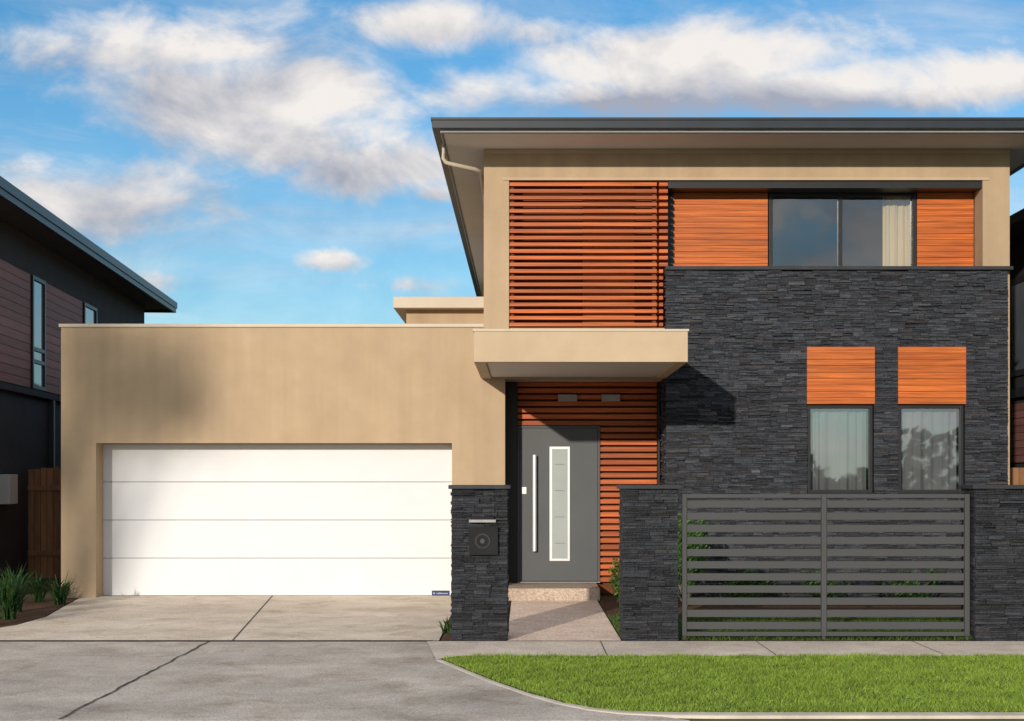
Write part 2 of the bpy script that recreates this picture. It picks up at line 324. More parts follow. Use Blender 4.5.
boxes('gutter',[(rx0,rx1,ry0,ry0+t,6.155,6.285),(rx0,rx0+t,ry0+t,ry1-t,6.155,6.285),(rx1-t,rx1,ry0+t,ry1-t,6.155,6.285),(rx0,rx1,ry1-t,ry1,6.155,6.285),
      (rx0-0.015,rx1+0.015,ry0-0.015,ry0-0.001,6.255,6.289),(rx0-0.015,rx0-0.001,ry0,ry1,6.255,6.289),(rx1+0.001,rx1+0.015,ry0,ry1,6.255,6.289)],M['gutter'],R,0.004)
boxes('fascia_board',[(rx0+0.112,rx1-0.112,ry0+0.112,ry0+0.14,zs-0.012,6.2),(rx0+0.112,rx0+0.14,ry0+0.14,ry1-0.2,zs-0.012,6.2),(rx1-0.14,rx1-0.112,ry0+0.14,ry1-0.2,zs-0.012,6.2)],M['gutter'],R)
pipe_path('downpipe',[(-1.10,19.75,6.15),(-1.10,19.75,5.95),(-1.07,19.76,5.90),(-1.0,19.78,5.88),(-0.68,19.88,5.83),(-0.61,20.0,5.82),(-0.60,20.3,5.80),(-0.60,22.2,5.78),(-0.60,22.3,5.6),(-0.60,22.3,3.75)],0.028,M['coping'],H)
# canopy
cy0=17.2; cx0,cx1=-0.6,1.913; cb,ct=2.997,3.372
C=boxes('canopy',[(cx0,cx1,cy0,cy0+0.14,cb,ct),(cx0,cx0+0.14,cy0+0.14,Y-0.034,cb,ct),(cx1-0.14,cx1,cy0+0.14,Y-0.19,cb,ct),(cx0+0.14,cx1-0.14,cy0+0.14,Y-0.034,cb+0.1,ct-0.004)],M['fascia'],H,0.006)
boxes('coping',[(cx0-0.012,cx1+0.012,cy0-0.012,Y-0.2,ct-0.012,ct+0.012)],M['coping'],C)
boxes('soffit',[(cx0+0.143,cx1-0.143,cy0+0.143,Y-0.04,cb+0.02,cb+0.09)],M['soffit'],C)
boxes('porch_ceiling',[(-0.27,1.90,Y+0.335,DW,2.999,3.05)],M['soffit'],H)
# porch back
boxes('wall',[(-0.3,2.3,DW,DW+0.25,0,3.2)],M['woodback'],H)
sd=F/(DW-0.1)
def dx(p): return (p-CX)/sd
def dz(p): return CZ+(HY-p)/sd
dL,dR,dB,dT=dx(517.5),dx(600),dz(582),dz(426)
boxes('porch',[(-0.272,1.0,19.53,DW-0.165,0,dB-0.008)],M['agg2'],H,0.01)
D=boxes('door',[(dL+0.033,dR-0.033,DW-0.09,DW-0.04,dB+0.012,dT-0.03)],M['anth'],H,0.003)
boxes('frame',[(dL,dL+0.03,DW-0.11,DW-0.005,dB,dT),(dR-0.03,dR,DW-0.11,DW-0.005,dB,dT),(dL+0.03,dR-0.03,DW-0.11,DW-0.005,dT-0.027,dT)],M['anth'],D,0.003)
each('post',[(-0.268,dL-0.002,DW-0.13,DW-0.002,0.0,2.996),(dx(657.5),1.90,DW-0.13,DW-0.002,0.0,2.996)],M['frame'],H,0.004)
boxes('glass_surround',[(dx(549.5),dx(570),DW-0.105,DW-0.091,dz(561),dz(446.5))],M['steel'],D,0.004)
gx0,gx1,gz0,gz1=dx(552),dx(567.5),dz(558.5),dz(449)
boxes('glass',[(gx0,gx1,DW-0.110,DW-0.1055,gz0,gz1)],M['frost'],D)
hh=(gz1-gz0)
each('glass_stripe',[(gx0+0.04,gx1-0.04,DW-0.1125,DW-0.1105,gz0+hh*f-0.005,gz0+hh*f+0.005) for f in (0.14,0.38,0.62,0.86)],M['lineg'],D)
hd=cyl('handle',(dx(534.5),DW-0.16,dz(551)),(dx(534.5),DW-0.16,dz(455)),0.028,M['steel'],D)
cyl('bracket',(dx(534.5),DW-0.16,dz(545)),(dx(534.5),DW-0.088,dz(545)),0.012,M['steel'],hd)
cyl('bracket',(dx(534.5),DW-0.16,dz(461)),(dx(534.5),DW-0.088,dz(461)),0.012,M['steel'],hd)
boxes('lock',[(dx(522),dx(526.5),DW-0.1,DW-0.0905,dz(494),dz(487))],M['steel'],D,0.003)
boxes('threshold',[(dL,dR,DW-0.15,DW-0.112,dB-0.006,dB+0.006)],M['dsteel'],D)
# slat lining
sl=[];z=dB
sr=dx(657)
while z<2.99:
    z1=min(z+0.062,2.993)
    if z1<dT+0.01: sl.append((dR+0.004,sr,DW-0.09,DW-0.04,z,z1))
    elif z>dT: sl.append((dL,sr,DW-0.09,DW-0.04,z,z1))
    z+=0.092
boxes('slat_screen',sl,M['wood'],H,0.004)
for x0,x1 in ((558,577),(601.5,620)):
    boxes('lamp',[(dx(x0),dx(x1),DW-0.14,DW-0.092,dz(401.5),dz(394.5))],M['lamp'],H,0.005)
# upper slat screen
sl=[];z0,z1=3.69,5.695; n=22; pitch=(z1-z0)/n
for i in range(n): sl.append((-0.212,1.80,Y-0.02,Y+0.03,z0+i*pitch+0.02,z0+i*pitch+0.02+pitch*0.55))
S=boxes('slat_screen',sl,M['wood'],H,0.004)
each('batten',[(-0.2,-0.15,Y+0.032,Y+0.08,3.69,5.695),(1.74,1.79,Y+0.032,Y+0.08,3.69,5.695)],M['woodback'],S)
sl=[(1.83,1.95,Y-0.015,Y+0.32,z0+i*pitch+0.02,z0+i*pitch+0.02+pitch*0.55) for i in range(9,n)]+[(1.83,1.885,Y-0.015,Y+0.3,z0+i*pitch+0.02,z0+i*pitch+0.02+pitch*0.55) for i in range(0,9)]
boxes('slat_screen',sl,M['wood'],H,0.003)
def planks(name,x0,x1,y,z0,z1,ph,mat,par,th=0.03):
    n=max(1,round((z1-z0)/ph)); p=(z1-z0)/n
    return boxes(name,[(x0,x1,y,y+th,z0+i*p+0.0018,z0+(i+1)*p-0.0018) for i in range(n)],mat,par,0.002)
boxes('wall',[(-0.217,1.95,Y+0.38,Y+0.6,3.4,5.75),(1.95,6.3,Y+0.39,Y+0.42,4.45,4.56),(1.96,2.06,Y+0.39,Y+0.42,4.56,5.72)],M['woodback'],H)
planks('wood_panel',0.80,1.52,Y+0.34,3.71,5.69,0.085,M['panel'],H)
YW=20.36
planks('wood_panel',2.06,3.375,YW,4.46,5.612,0.085,M['panel'],H)
planks('wood_panel',5.45,6.237,YW,4.46,5.612,0.085,M['panel'],H)
boxes('lintel',[(1.955,6.237,Y+0.0,Y+0.329,5.60,5.698),(1.955,6.237,Y+0.335,Y+0.42,5.613,5.72)],M['frame'],H)
boxes('jamb',[(1.96,2.056,YW-0.02,YW+0.02,4.46,5.612)],M['frame'],H)
def window(x0,x1,z0,z1,y,mull,ft=0.05,glass='glass'):
    W=boxes('window',[(x0,x0+ft,y,y+0.09,z0,z1),(x1-ft,x1,y,y+0.09,z0,z1),(x0+ft,x1-ft,y,y+0.09,z1-ft,z1),(x0+ft,x1-ft,y,y+0.09,z0,z0+ft)]+
      [(m-ft/2,m+ft/2,y+0.004,y+0.085,z0+ft,z1-ft) for m in mull],M['frame'],H,0.004)
    ed=[x0+ft]+[v for m in mull for v in (m-ft/2,m+ft/2)]+[x1-ft]
    for i in range(0,len(ed),2):
        a,b=ed[i],ed[i+1]; yy=y+0.04+0.02*(i//2)
        rawmesh('pane',[(a,yy,z0+ft),(b,yy,z0+ft),(b,yy,z1-ft),(a,yy,z1-ft)],[(0,1,2,3)],M[glass],W)
    return W
def curtain(name,x0,x1,y,z0,z1,mat,par,amp=0.035,wl=0.11,gather=0):
    n=int((x1-x0)/wl*12); V=[];Fc=[]; ph=random.uniform(0,6)
    zz=[z1,(z0*0.4+z1*0.6),z0]
    for i in range(n+1):
        x=x0+(x1-x0)*i/n
        for r,zq in enumerate(zz):
            w=2*pi*x/wl+ph+1.2*math.sin(x*9+ph)
            V.append((x,y+amp*(math.sin(w)*(0.6+0.4*math.sin(x*13))+0.35*math.sin(w*0.43+r*0.5)+0.15*math.sin(w*2.7+r)),zq))
    for i in range(n):
        for r in range(2): Fc.append((3*i+r,3*i+r+1,3*i+r+4,3*i+r+3))
    return rawmesh(name,V,Fc,mat,par,smooth=True)
W=window(3.39,5.44,4.46,5.612,YW,[4.385],0.055)
curtain('curtain',5.02,5.40,YW+0.2,4.47,5.6,M['curt2'],W,0.03,0.09)
def room(x0,x1,y0,y1,z0,z1):
    V=[];Fc=[];boxvf((x0,x1,y0,y1,z0,z1),V,Fc); Fc=[f for i,f in enumerate(Fc) if i!=2]
    return rawmesh('room_interior',V,Fc,M['room'],H)
room(2.1,6.2,YW+0.095,24,4.3,5.75)
room(3.3,6.25,20.12,23.5,0.3,3.0)
SY=19.87
wins=[(3.821,4.729),(5.054,5.962)]
wz0,wzp,wz1=1.437,2.63,3.416
V=[];Fc=[]
holes=[(a,b,wz0,wz1) for a,b in wins]
stones(V,Fc,1.912,6.54,0.0,4.455,lambda u,z,d:(u,SY-d,z),holes)
stones(V,Fc,SY-0.01,DW-0.14,0.0,2.995,lambda u,z,d:(1.935-d,u,z))
stones(V,Fc,SY-0.01,Y-0.02,3.0,4.455,lambda u,z,d:(1.935-d,u,z))
stones(V,Fc,SY-0.01,SY+0.12,0.0,4.455,lambda u,z,d:(6.525+d,u,z),(),0.5)
rawmesh('stone_cladding',V,Fc,M['slate'],H)
bk=[(1.955,3.8,SY+0.005,SY+0.125,0,4.44),(4.75,5.03,SY+0.005,SY+0.125,0,4.44),(5.985,6.51,SY+0.005,SY+0.10,0,4.44),(3.8,4.75,SY+0.005,SY+0.125,0,wz0-0.01),(5.03,5.985,SY+0.005,SY+0.125,0,wz0-0.01),
    (3.8,4.75,SY+0.005,SY+0.125,wz1+0.01,4.44),(5.03,5.985,SY+0.005,SY+0.125,wz1+0.01,4.44),(1.94,2.05,Y+0.0,DW,0,2.99)]
boxes('wall',bk,M['backing'],H)
boxes('ledge',[(1.955,6.60,SY-0.075,YW-0.022,4.457,4.505),(1.90,1.954,SY-0.075,Y-0.02,4.457,4.505)],M['slatecap'],H,0.004)
for a,b in wins:
    planks('wood_panel',a-0.005,b+0.005,SY-0.055,wzp+0.01,wz1,0.085,M['panel'],H,0.06)
    W=window(a+0.01,b-0.01,wz0,wzp,SY+0.01,[],0.045,'glassl')
    curtain('curtain',a+0.06,b-0.06,SY+0.18,wz0-0.1,wzp,M['curt'],W,0.022,0.12)
    boxes('sill',[(a-0.01,b+0.01,SY-0.05,SY+0.009,wz0-0.03,wz0-0.002)],M['frame'],W)
# garage door
GY=20.35; g0,g1=-5.95,-0.90
G=boxes('garage_door',[(g0,g1,GY,GY+0.045,max(0.012,i*0.529+0.004),(i+1)*0.529-0.004) for i in range(4)]+[(g0,g1,GY,GY+0.045,2.12,2.3)],M['white'],H,0.004)
boxes('groove',[(g0,g1,GY+0.012,GY+0.04,i*0.529-0.0045,i*0.529+0.0045) for i in range(1,5)],M['groove'],G)
sg=F/(GY-0.01)
px=lambda p:(p-CX)/sg
pz=lambda p:CZ+(HY-p)/sg
boxes('sign_plate',[(px(431.8),px(449.5),GY-0.006,GY-0.0005,pz(596),pz(590.6))],M['blue'],G)
boxes('emblem',[(px(433.2),px(435.0),GY-0.009,GY-0.0065,pz(594.2),pz(592.4))],M['lamp'],G)
def text(s,size,x,y,z,mat,par):
    cu=bpy.data.curves.new('lettering','FONT'); cu.body=s; cu.size=size; cu.extrude=0.0008; cu.align_x='LEFT'
    t=bpy.data.objects.new('tmp',cu); link(t); bpy.context.view_layer.update()
    me=bpy.data.meshes.new_from_object(t.evaluated_get(bpy.context.evaluated_depsgraph_get()))
    bpy.data.objects.remove(t)
    me.transform(Matrix.Rotation(pi/2,4,'X')); me.materials.clear(); me.materials.append(mat)
    o=bpy.data.objects.new('lettering',me); link(o); o.parent=par; o.location=Vector((x,y,z))-WL[par.name]; return o
text('HÖRMANN',0.030,px(436.6),GY-0.0085,pz(594.2),M['white'],G)

# ================================================================ PILLARS, GATE
PY=14.65
def pillar(x0,x1,label):
    E=empty('stone_pillar',((x0+x1)/2,PY+0.25,0),label,'pillar','stone gate pillars along the footpath')
    V=[];Fc=[]; y1=PY+0.45; h=1.52
    stones(V,Fc,x0,x1,0,h,lambda u,z,d:(u,PY+0.02-d,z))
    stones(V,Fc,PY+0.01,y1,0,h,lambda u,z,d:(x0+0.012-d,u,z),(),0.4)
    stones(V,Fc,PY+0.01,y1,0,h,lambda u,z,d:(x1-0.012+d,u,z),(),0.4)
    stones(V,Fc,x0,x1,0,h,lambda u,z,d:(u,y1-0.02+d,z))
    rawmesh('stone_cladding',V,Fc,M['slated'],E)
    boxes('core',[(x0+0.035,x1-0.035,PY+0.035,y1-0.035,0,h-0.001)],M['backing'],E)
    boxes('cap',[(x0-0.03,x1+0.03,PY-0.045,y1+0.04,h,h+0.04)],M['slatecap'],E,0.006)
    return E
pillar(-0.735,-0.175,'dark slate pillar holding the mailbox beside the driveway')
pillar(0.975,1.53,'dark slate pillar between entry path and grey gate')
pillar(4.50,5.12,'dark slate pillar at the far end of the grey gate')
MB=empty('mailbox',(-0.43,PY,0.9),'dark mailbox with steel slot set into the slate pillar','mailbox')
bx=lambda p:(p-CX)/100.3
bz=lambda p:CZ+(HY-p)/100.3
boxes('face_plate',[(bx(469),bx(498),PY-0.055,PY-0.01,bz(555),bz(527))],M['backing'],MB,0.004)
boxes('flap',[(bx(469),bx(496),PY-0.065,PY-0.01,bz(522.5),bz(519.5))],M['dsteel'],MB,0.003)
boxes('letter_slot',[(bx(470),bx(494),PY-0.06,PY-0.012,bz(519),bz(516.5))],M['backing'],MB)
cyl('newspaper_tube',(bx(482.5),PY-0.06,bz(541)),(bx(482.5),PY-0.0555,bz(541)),0.075,M['slatecap'],MB,32)
cyl('tube_opening',(bx(482.5),PY-0.064,bz(541)),(bx(482.5),PY-0.0605,bz(541)),0.062,M['backing'],MB,32)
cyl('knob',(bx(482.5),PY-0.075,bz(541)),(bx(482.5),PY-0.0645,bz(541)),0.024,M['gate'],MB,24)
GT=empty('gate',(3,14.8,0),'grey metal sliding gate with horizontal slats between slate pillars','gate')
gy=14.78; sgt=F/gy
gx=lambda p:(p-CX)/sgt
gzf=lambda p:CZ+(HY-p)/sgt
zt,zb=gzf(494),gzf(636)
each('post',[(gx(682),gx(686.5),gy-0.03,gy+0.03,zb,zt),(gx(821),gx(826),gy-0.032,gy+0.03,zb,zt),(gx(964),gx(969),gy-0.03,gy+0.03,zb,zt)],M['gate'],GT,0.004)
L1,L2,R1,R2_=gx(686.5)+.001,gx(821)-.001,gx(826)+.001,gx(964)-.001
each('rail',[(L1,L2,gy-0.028,gy+0.028,zt-0.04,zt-0.001),(R1,R2_,gy-0.028,gy+0.028,zt-0.04,zt-0.001),(L1,L2,gy-0.028,gy+0.028,zb+0.001,zb+0.045),(R1,R2_,gy-0.028,gy+0.028,zb+0.001,zb+0.045)],M['gate'],GT,0.004)
ns=11; a=zb+0.045;b=zt-0.04; p=(b-a)/ns
sl=[]
for i in range(ns):
    z=a+(i+0.5)*p
    sl+=[(L1,L2,gy-0.012,gy+0.012,z-0.037,z+0.037),(R1,R2_,gy-0.012,gy+0.012,z-0.037,z+0.037)]
boxes('slats',sl,M['gate'],GT,0.003)
each('foot',[(gx(683),gx(686),gy-0.02,gy+0.02,0.002,zb),(gx(822),gx(825),gy-0.02,gy+0.02,0.002,zb),(gx(964.5),gx(968),gy-0.02,gy+0.02,0.002,zb)],M['gate'],GT)

# ================================================================ LEFT NEIGHBOUR
N=empty('house',(-12,22,0),'dark two-storey house with brown timber cladding and wide eaves','house')
base=Vector((-7.74,19.9,0)); dirv=Vector((-0.95,14,0)).normalized(); nrm=Vector((dirv.y,-dirv.x,0))
def nb(name,bl,mat,par,bevel=0):
    V=[];Fc=[]
    for b in bl: boxvf(b,V,Fc)
    V=[tuple(base+dirv*v[0]+nrm*v[1]+Vector((0,0,v[2]))) for v in V]
    Fc=[tuple(reversed(f)) for f in Fc]
    return rawmesh(name,V,Fc,mat,par,bevel)
T=lambda y:(y-19.9)/dirv.y
nb('wall',[(-0.9,T(33.4),-9,-0.02,0,5.55)],M['ndark'],N)
R2=nb('roof',[(-1.4,T(33.9),-9.6,0.55,5.56,5.60)],M['nsoff'],N)
nb('gutter',[(-1.5,T(34.0),0.50,0.62,5.60,5.74),(T(33.9),T(34.0),-9.6,0.50,5.60,5.74)],M['gutter'],R2)
nb('fascia_board',[(-1.5,T(33.95),0.55,0.60,5.50,5.598),(T(33.905),T(33.95),-9.6,0.55,5.5,5.598)],M['gutter'],R2)
nb('roof_covering',[(-1.4,T(33.85),-9.6,0.45,5.62,5.8)],M['rooft'],R2)
def nplanks(t0,t1,z0,z1):
    n=round((z1-z0)/0.14);p=(z1-z0)/n
    nb('timber_cladding',[(t0,t1,-0.02,0.02,z0+i*p+0.004,z0+(i+1)*p-0.004) for i in range(n)],M['nclad'],N)
nplanks(-0.9,T(23.62),3.1,4.93); nplanks(T(24.52),T(27.2),3.1,4.93)
def nwin(t0,t1,z0,z1,mulls=()):
    W=nb('window',[(t0,t0+0.07,0,0.05,z0,z1),(t1-0.07,t1,0,0.05,z0,z1),(t0+.07,t1-.07,0,0.05,z1-0.06,z1),(t0+.07,t1-.07,0,0.05,z0,z0+0.06)]+[(t0+.07,t1-.07,0,0.048,m-0.03,m+0.03) for m in mulls],M['frame'],N)
    nb('pane',[(t0+0.07,t1-0.07,0.01,0.02,z0+0.06,z1-0.06)],M['paneb'],W)
nwin(T(23.66),T(24.47),3.1,4.93,(3.55,3.75)); nwin(T(27.25),T(28.3),3.1,4.93)
nb('band',[(-0.9,T(33.3),-0.018,0.06,2.98,3.08)],M['ndark'],N)
nb('meter_box',[(T(22.0),T(22.45),-0.018,0.14,1.25,1.70)],M['box'],N,0.01)
nb('downpipe',[(T(24.9),T(24.98),-0.015,0.07,0,2.97)],M['gutter'],N)
FE=empty('fence',(-7.3,25,0),'brown timber paling fence closing the side passage','fence')
bl=[];x=-8.0
while x<-6.36:
    h=1.8+random.uniform(-0.02,0.03); bl.append((x,x+0.092,23.6,23.62,0.03,h)); x+=0.10
boxes('palings',bl,M['fencew'],FE); each('rail',[(-8.0,-6.36,23.57,23.598,z,z+0.08) for z in (0.4,1.45)],M['fencew'],FE)
# ================================================================ RIGHT NEIGHBOUR
N2=empty('house',(12,25,0),'dark neighbouring house with timber cladding beside the stone wall','house')
boxes('wall',[(8.0,15,17,34,0,5.5)],M['ndark'],N2)
R3=boxes('roof',[(7.45,15.6,16.4,34.6,5.5,5.54)],M['nsoff'],N2)
boxes('gutter',[(7.35,7.45,16.4,34.6,5.48,5.62),(7.35,15.6,16.3,16.4,5.48,5.62)],M['gutter'],R3)
rawmesh('roof_covering',[(7.45,16.4,5.62),(15.6,16.4,5.62),(15.6,34.6,5.62),(7.45,34.6,5.62),(11.5,20.4,6.4),(11.5,30.6,6.4)],[(0,1,4),(1,2,5,4),(2,3,5),(3,0,4,5),(0,3,2,1)],M['rooft'],R3)
W=boxes('window',[(7.97,7.995,22.9,23.0,3.3,4.9),(7.97,7.995,24.1,24.2,3.3,4.9),(7.97,7.995,23.0,24.1,3.3,3.4),(7.97,7.995,23.0,24.1,4.8,4.9)],M['frame'],N2)
boxes('pane',[(7.985,7.995,23.0,24.1,3.4,4.8)],M['paneb'],W)
boxes('timber_cladding',[(7.97,7.998,17.2,33.8,1.9+i*0.12,1.9+i*0.12+0.112) for i in range(8)],M['nclad'],N2)
boxes('band',[(7.93,7.998,17,34,2.95,3.1)],M['frame'],N2)
FE2=empty('fence',(7.3,22,0),'timber side fence between the two houses','fence')
boxes('palings',[(6.62+0.1*i,6.715+0.1*i,22,22.02,0.03,1.8) for i in range(13)],M['fencew'],FE2)
each('rail',[(6.62,7.9,21.97,21.998,z,z+0.08) for z in (0.4,1.45)],M['fencew'],FE2)

# ================================================================ PLANTS
def strappy(x,y,n,h,spread,label):
    V=[];Fc=[]
    for i in range(n):
        a=random.uniform(0,2*pi);L=h*random.uniform(0.5,1.1);sp=spread*random.uniform(0.3,1.0);w=random.uniform(0.007,0.013)
        bx_,by_=x+random.uniform(-.06,.06),y+random.uniform(-.06,.06);k=len(V);ns=6
        for j in range(ns+1):
            t=j/ns; r=sp*t**1.6; z=max(0.01,L*(t-0.5*(sp/ h)*t**3*1.3))
            ww=w*(1-t)**0.6*(0.6+0.8*min(t*3,1)) if j<ns else 0.0005
            px_,py_=-math.sin(a),math.cos(a)
            cx_,cy_=bx_+r*math.cos(a),by_+r*math.sin(a)
            V+=[(cx_-px_*ww,cy_-py_*ww,z),(cx_+px_*ww,cy_+py_*ww,z)]
        for j in range(ns): Fc.append((k+2*j,k+2*j+1,k+2*j+3,k+2*j+2))
    o=rawmesh('plant',V,Fc,M['strap']); o['label']=label; o['category']='plant'; o['group']='strappy plants in the garden bed'
for (x,y,n,h,s_) in [(-5.95,16.9,120,0.75,0.5),(-6.2,17.8,100,0.7,0.42),(-6.0,18.9,80,0.5,0.38),(-5.95,15.95,110,0.62,0.5),(-6.35,16.4,110,0.85,0.5),(-6.4,19.3,60,0.5,0.35)]:
    strappy(x,y,n,h,s_,'green strappy-leaved plant in bark mulch beside the driveway')
strappy(-0.80,15.4,36,0.22,0.14,'small strappy plant in mulch behind the mailbox pillar')
def shrub(x,y,rx,rz,n,label):
    V=[];Fc=[]
    cl=[(random.gauss(0,0.40),random.gauss(0,0.40),random.uniform(0.2,0.85)) for _ in range(18)]
    for i in range(n):
        c=random.choice(cl); d=Vector((random.gauss(0,1),random.gauss(0,1),random.gauss(0,1))).normalized()*random.uniform(0.12,0.34)
        p=Vector((x+(c[0]+d.x)*rx,y+(c[1]+d.y)*rx,max(0.03,(c[2]+d.z)*rz)))
        s1=random.uniform(0.012,0.026); q=Vector((random.gauss(0,1),random.gauss(0,1),random.gauss(0,1))).normalized(); t=q.orthogonal().normalized(); u=q.cross(t)
        k=len(V); V+=[tuple(p-t*s1*1.6),tuple(p+u*s1*0.7),tuple(p+t*s1*1.6),tuple(p-u*s1*0.7)]; Fc.append((k,k+1,k+2,k+3))
    o=empty('shrub',(x,y,0),label,'shrub','shrubs in the front garden')
    rawmesh('foliage',V,Fc,M['leaf'],o)
    V=[];Fc=[]
    for c in cl:
        k=len(V);a=Vector((x,y,0));b=Vector((x+c[0]*rx,y+c[1]*rx,c[2]*rz))
        V+=[tuple(a+Vector((0.008,0,0))),tuple(a-Vector((0.008,0,0))),tuple(a+Vector((0,0.008,0))),tuple(b)]
        Fc+=[(k,k+1,k+3),(k+1,k+2,k+3),(k+2,k,k+3)]
    rawmesh('branches',V,Fc,M['bark'],o)
shrub(1.30,17.7,0.27,0.62,3400,'leafy green shrub beside the entry path')
shrub(2.05,18.6,0.38,1.1,2200,'tall leafy shrub against the slate wall')
shrub(2.9,19.0,0.35,0.45,1000,'low green shrub against the slate wall')
shrub(3.9,19.1,0.35,0.4,800,'low green shrub against the slate wall')
shrub(5.0,19.1,0.35,0.4,900,'low green shrub against the slate wall')
shrub(6.0,19.0,0.35,0.5,1000,'low green shrub against the slate wall')
shrub(1.15,16.2,0.22,0.18,900,'low ground-cover shrub edging the entry path')
# added unseen gum across the road, crown shaped to softly shade the garage wall
el=math.radians(13)
SH=Vector((0.335,0.944,0)).normalized()
D0=44.0
def shadow_src(x,z):
    t_=D0/SH.y; return Vector((x-SH.x*t_,20-D0,z+t_*math.tan(el)))
bt=shadow_src(-6.25,0); bt.z=-0.13
TR=empty('added_tree',tuple(bt),'tall gum added out of view to shade the garage wall','added_tree')
top=shadow_src(-5.9,3.1)
V,Fc=pipe_vf([bt,bt+Vector((-0.1,0,4)),bt+Vector((0.0,0.2,8)),bt+Vector((0.1,0.1,10.5)),top],[0.2,0.17,0.13,0.09,0.05],10)
cen=[]
for (x,z,r) in [(-6.1,3.4,0.6),(-5.6,3.2,0.6),(-5.1,3.0,0.5),(-5.9,2.7,0.5),(-5.4,2.6,0.4),(-4.9,3.3,0.45),(-4.7,2.7,0.35),(-6.3,3.9,0.6),(-6.2,2.2,0.4),(-6.3,1.6,0.3)]:
    c=shadow_src(x,z)+Vector((0,random.uniform(-0.6,0.6),0)); cen.append((c,r))
    v,f=pipe_vf([bt+Vector((0.08,0.1,10.3)),(bt+Vector((0.08,0.1,10.7))+c)/2+Vector((0,0,-0.1)),c],[0.06,0.04,0.015],6); k=len(V); V+=v; Fc+=[tuple(j+k for j in q) for q in f]
rawmesh('trunk',V,Fc,M['bark'],TR,smooth=True)
V=[];Fc=[]
for i in range(3500):
    c,r=random.choice(cen); d=Vector((random.gauss(0,1),random.gauss(0,1),random.gauss(0,1)))*0.6
    p=c+d*r
    s1=random.uniform(0.03,0.06); q=Vector((random.gauss(0,1),random.gauss(0,1),random.gauss(0,1))).normalized(); t=q.orthogonal().normalized(); u=q.cross(t)
    k=len(V); V+=[tuple(p-t*s1*1.6),tuple(p+u*s1*0.6),tuple(p+t*s1*1.6),tuple(p-u*s1*0.6)]; Fc.append((k,k+1,k+2,k+3))
rawmesh('crown',V,Fc,M['leaf'],TR)
# distant treeline over the road (seen reflected in the windows)
V=[];Fc=[]
for i in range(6000):
    x=random.uniform(-45,90); h=4.2+1.8*math.sin(x*0.23)+1.1*math.sin(x*0.71+1)+0.5*math.sin(x*1.7)
    p=Vector((x,-62+random.uniform(-2,2),random.uniform(0,1)**0.8*max(h,0.8)))
    s1=random.uniform(0.3,0.6); q=Vector((random.gauss(0,1),random.gauss(0,1),random.gauss(0,1))).normalized(); t=q.orthogonal().normalized(); u=q.cross(t)
    k=len(V); V+=[tuple(p-t*s1),tuple(p+u*s1*0.7),tuple(p+t*s1),tuple(p-u*s1*0.7)]; Fc.append((k,k+1,k+2,k+3))
o=rawmesh('far_trees',V,Fc,M['leaf']); o['kind']='stuff'; o['label']='far row of trees beyond the road'; o['category']='trees'

# ================================================================ LIGHT + SKY
sd_=SH*math.cos(el)+Vector((0,0,-math.sin(el)))
L=bpy.data.lights.new('sun','SUN'); L.energy=3.8; L.angle=math.radians(0.8); L.color=(1.0,0.90,0.77)
lo=bpy.data.objects.new('sun',L); link(lo); lo.rotation_euler=sd_.to_track_quat('-Z','Y').to_euler(); lo.location=(-20,-40,20)
w=bpy.data.worlds.new('World'); scene.world=w; w.use_nodes=True; nt=w.node_tree; nt.nodes.clear()
out=nt.nodes.new('ShaderNodeOutputWorld'); bg=nt.nodes.new('ShaderNodeBackground'); nt.links.new(bg.outputs[0],out.inputs[0]); bg.inputs[1].default_value=0.12
sk=nt.nodes.new('ShaderNodeTexSky'); sk.sky_type='NISHITA'; sk.sun_disc=False; sk.sun_elevation=el; sk.sun_rotation=math.radians(199.5); sk.altitude=100; sk.air_density=1.0; sk.dust_density=0.6; sk.ozone_density=2.0
tc=nt.nodes.new('ShaderNodeTexCoord'); sx=nt.nodes.new('ShaderNodeSeparateXYZ'); nt.links.new(tc.outputs['Generated'],sx.inputs[0])
def mth(op,a,b=None,c=None,clamp=False):
    n=nt.nodes.new('ShaderNodeMath'); n.operation=op; n.use_clamp=clamp
    for i,v in enumerate((a,b,c)):
        if v is None: continue
        if isinstance(v,(int,float)): n.inputs[i].default_value=v
        else: nt.links.new(v,n.inputs[i])
    return n.outputs[0]
ay=mth('MAXIMUM',mth('ABSOLUTE',sx.outputs[1]),0.12)
u=mth('DIVIDE',sx.outputs[0],ay); v=mth('DIVIDE',sx.outputs[2],ay)
def comb(a,b,c=0.0):
    n=nt.nodes.new('ShaderNodeCombineXYZ')
    for i,q in enumerate((a,b,c)):
        if isinstance(q,(int,float)): n.inputs[i].default_value=q
        else: nt.links.new(q,n.inputs[i])
    return n.outputs[0]
P=comb(mth('ADD',u,mth('MULTIPLY',v,0.25)),mth('MULTIPLY',v,1.5))
def noise(vec,scale,detail,rough=0.55,dist=0.0,off=(0,0,0)):
    a=nt.nodes.new('ShaderNodeVectorMath'); a.operation='ADD'; nt.links.new(vec,a.inputs[0]); a.inputs[1].default_value=off
    n=nt.nodes.new('ShaderNodeTexNoise'); n.inputs['Scale'].default_value=scale; n.inputs['Detail'].default_value=detail; n.inputs['Roughness'].default_value=rough; n.inputs['Distortion'].default_value=dist
    nt.links.new(a.outputs[0],n.inputs['Vector']); return n.outputs[0]
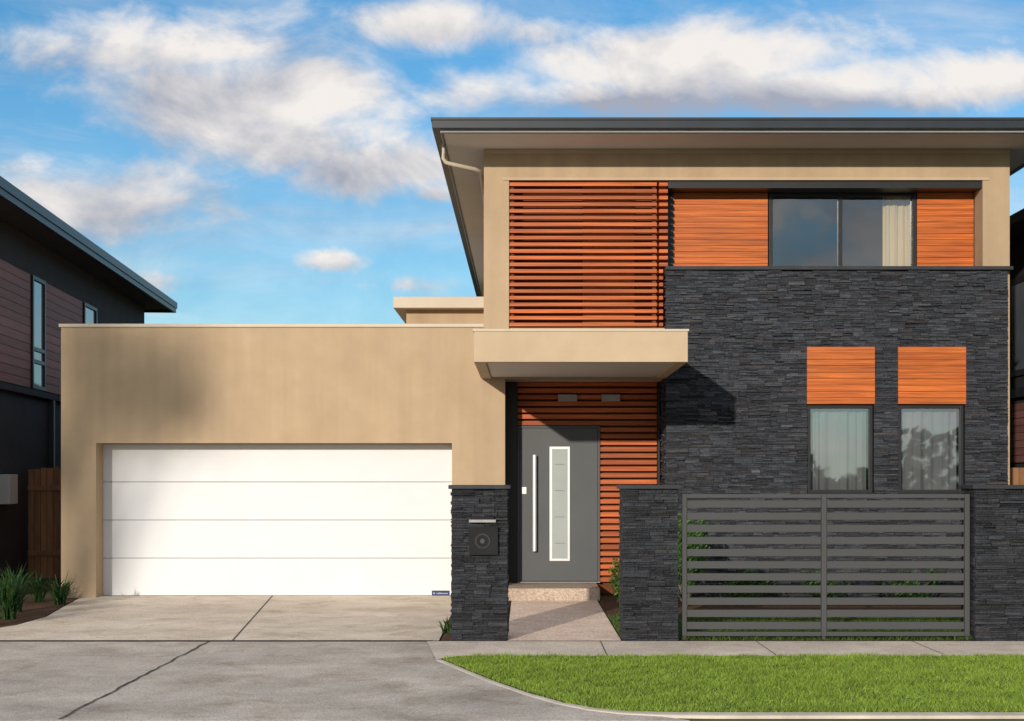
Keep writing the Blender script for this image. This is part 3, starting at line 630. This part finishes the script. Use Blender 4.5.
blobs=[(190,45,160,36,0.95),(250,95,140,45,1.1),(375,165,85,32,1.05),(300,140,100,36,1.0),(95,205,115,38,1.05),(55,50,85,28,0.75),(440,24,95,26,0.9),(20,165,55,20,0.65),
 (690,66,145,38,1.15),(600,98,120,22,0.95),(800,92,150,28,1.15),(890,98,70,20,0.95),(1000,78,75,28,1.0),(490,88,75,24,0.8),(335,262,42,12,0.8),(160,282,55,15,0.8),(540,30,70,18,0.7),(1010,40,50,12,0.5),(400,285,70,12,0.55),(432,192,32,12,0.75)]
blb=None; fld=None
for (bx0,by0,rx,ry,wt) in blobs:
    a=mth('MULTIPLY',mth('SUBTRACT',u,(bx0-CX)/F),F/rx*0.8); b=mth('MULTIPLY',mth('SUBTRACT',v,(HY-by0)/F),F/ry*0.8)
    r=mth('ADD',mth('MULTIPLY',a,a),mth('MULTIPLY',b,b))
    e=mth('MULTIPLY',mth('POWER',2.718,mth('MULTIPLY',r,-1.0)),wt)
    e2=mth('MULTIPLY',e,b)
    fld=e if fld is None else mth('MAXIMUM',fld,e)
    blb=e2 if blb is None else mth('ADD',blb,e2)
extra=maprange(nt,v,0.42,1.2,0,0.6)  # added cloud overhead, out of view, whitens the ambient light
back=maprange(nt,sx.outputs[1],-0.05,-0.3,0,0.75)  # added unseen cloud behind the camera, for brighter, greyer fill and reflections
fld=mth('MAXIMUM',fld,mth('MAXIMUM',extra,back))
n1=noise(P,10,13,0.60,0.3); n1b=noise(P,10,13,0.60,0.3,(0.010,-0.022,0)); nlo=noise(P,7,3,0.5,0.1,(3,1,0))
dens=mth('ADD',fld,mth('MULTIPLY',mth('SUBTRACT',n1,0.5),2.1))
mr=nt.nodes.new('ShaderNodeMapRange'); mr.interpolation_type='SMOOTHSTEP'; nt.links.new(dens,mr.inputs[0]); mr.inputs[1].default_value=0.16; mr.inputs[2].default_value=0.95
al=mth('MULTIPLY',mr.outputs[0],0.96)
PS=comb(mth('ADD',mth('MULTIPLY',u,0.7),mth('MULTIPLY',v,0.9)),mth('MULTIPLY',v,3.0))
veil=mth('MULTIPLY',maprange(nt,noise(PS,5,10,0.62,0.6,(7,2,0)),0.45,0.72,0,1),0.48)
lowhaze=maprange(nt,v,0.28,0.08,0,0.30)
al=mth('MAXIMUM',al,mth('ADD',veil,mth('MULTIPLY',lowhaze,1.0)))
sh=mth('ADD',0.64,mth('MULTIPLY',mth('SUBTRACT',n1b,n1),-2.2)); 
sh=mth('ADD',sh,mth('MULTIPLY',mth('SUBTRACT',nlo,0.5),1.6))
sh=mth('ADD',sh,mth('MULTIPLY',blb,0.7),None,True)
cc=nt.nodes.new('ShaderNodeMix'); cc.data_type='RGBA'; nt.links.new(sh,cc.inputs[0]); cc.inputs[6].default_value=(3.3,3.4,4.0,1); cc.inputs[7].default_value=(7.8,7.35,6.95,1)
tn=nt.nodes.new('ShaderNodeMix'); tn.data_type='RGBA'; tn.blend_type='MULTIPLY'; tn.inputs[0].default_value=1; nt.links.new(sk.outputs[0],tn.inputs[6])
tn.inputs[7].default_value=(0.52,1.03,1.28,1)
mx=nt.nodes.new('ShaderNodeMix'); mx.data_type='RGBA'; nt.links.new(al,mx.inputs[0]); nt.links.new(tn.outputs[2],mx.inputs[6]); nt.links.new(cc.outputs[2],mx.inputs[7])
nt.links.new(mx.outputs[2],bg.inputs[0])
# ================================================================ CAMERA
cam=bpy.data.cameras.new('camera'); co=bpy.data.objects.new('camera',cam); link(co); scene.camera=co
co.location=(0,0,CZ); co.rotation_euler=(math.radians(90),0,0)
cam.sensor_fit='HORIZONTAL'; cam.sensor_width=36; cam.lens=36*F/1024; cam.shift_x=(512-CX)/1024; cam.shift_y=(HY-360.5)/1024
cam.clip_start=0.1; cam.clip_end=3000
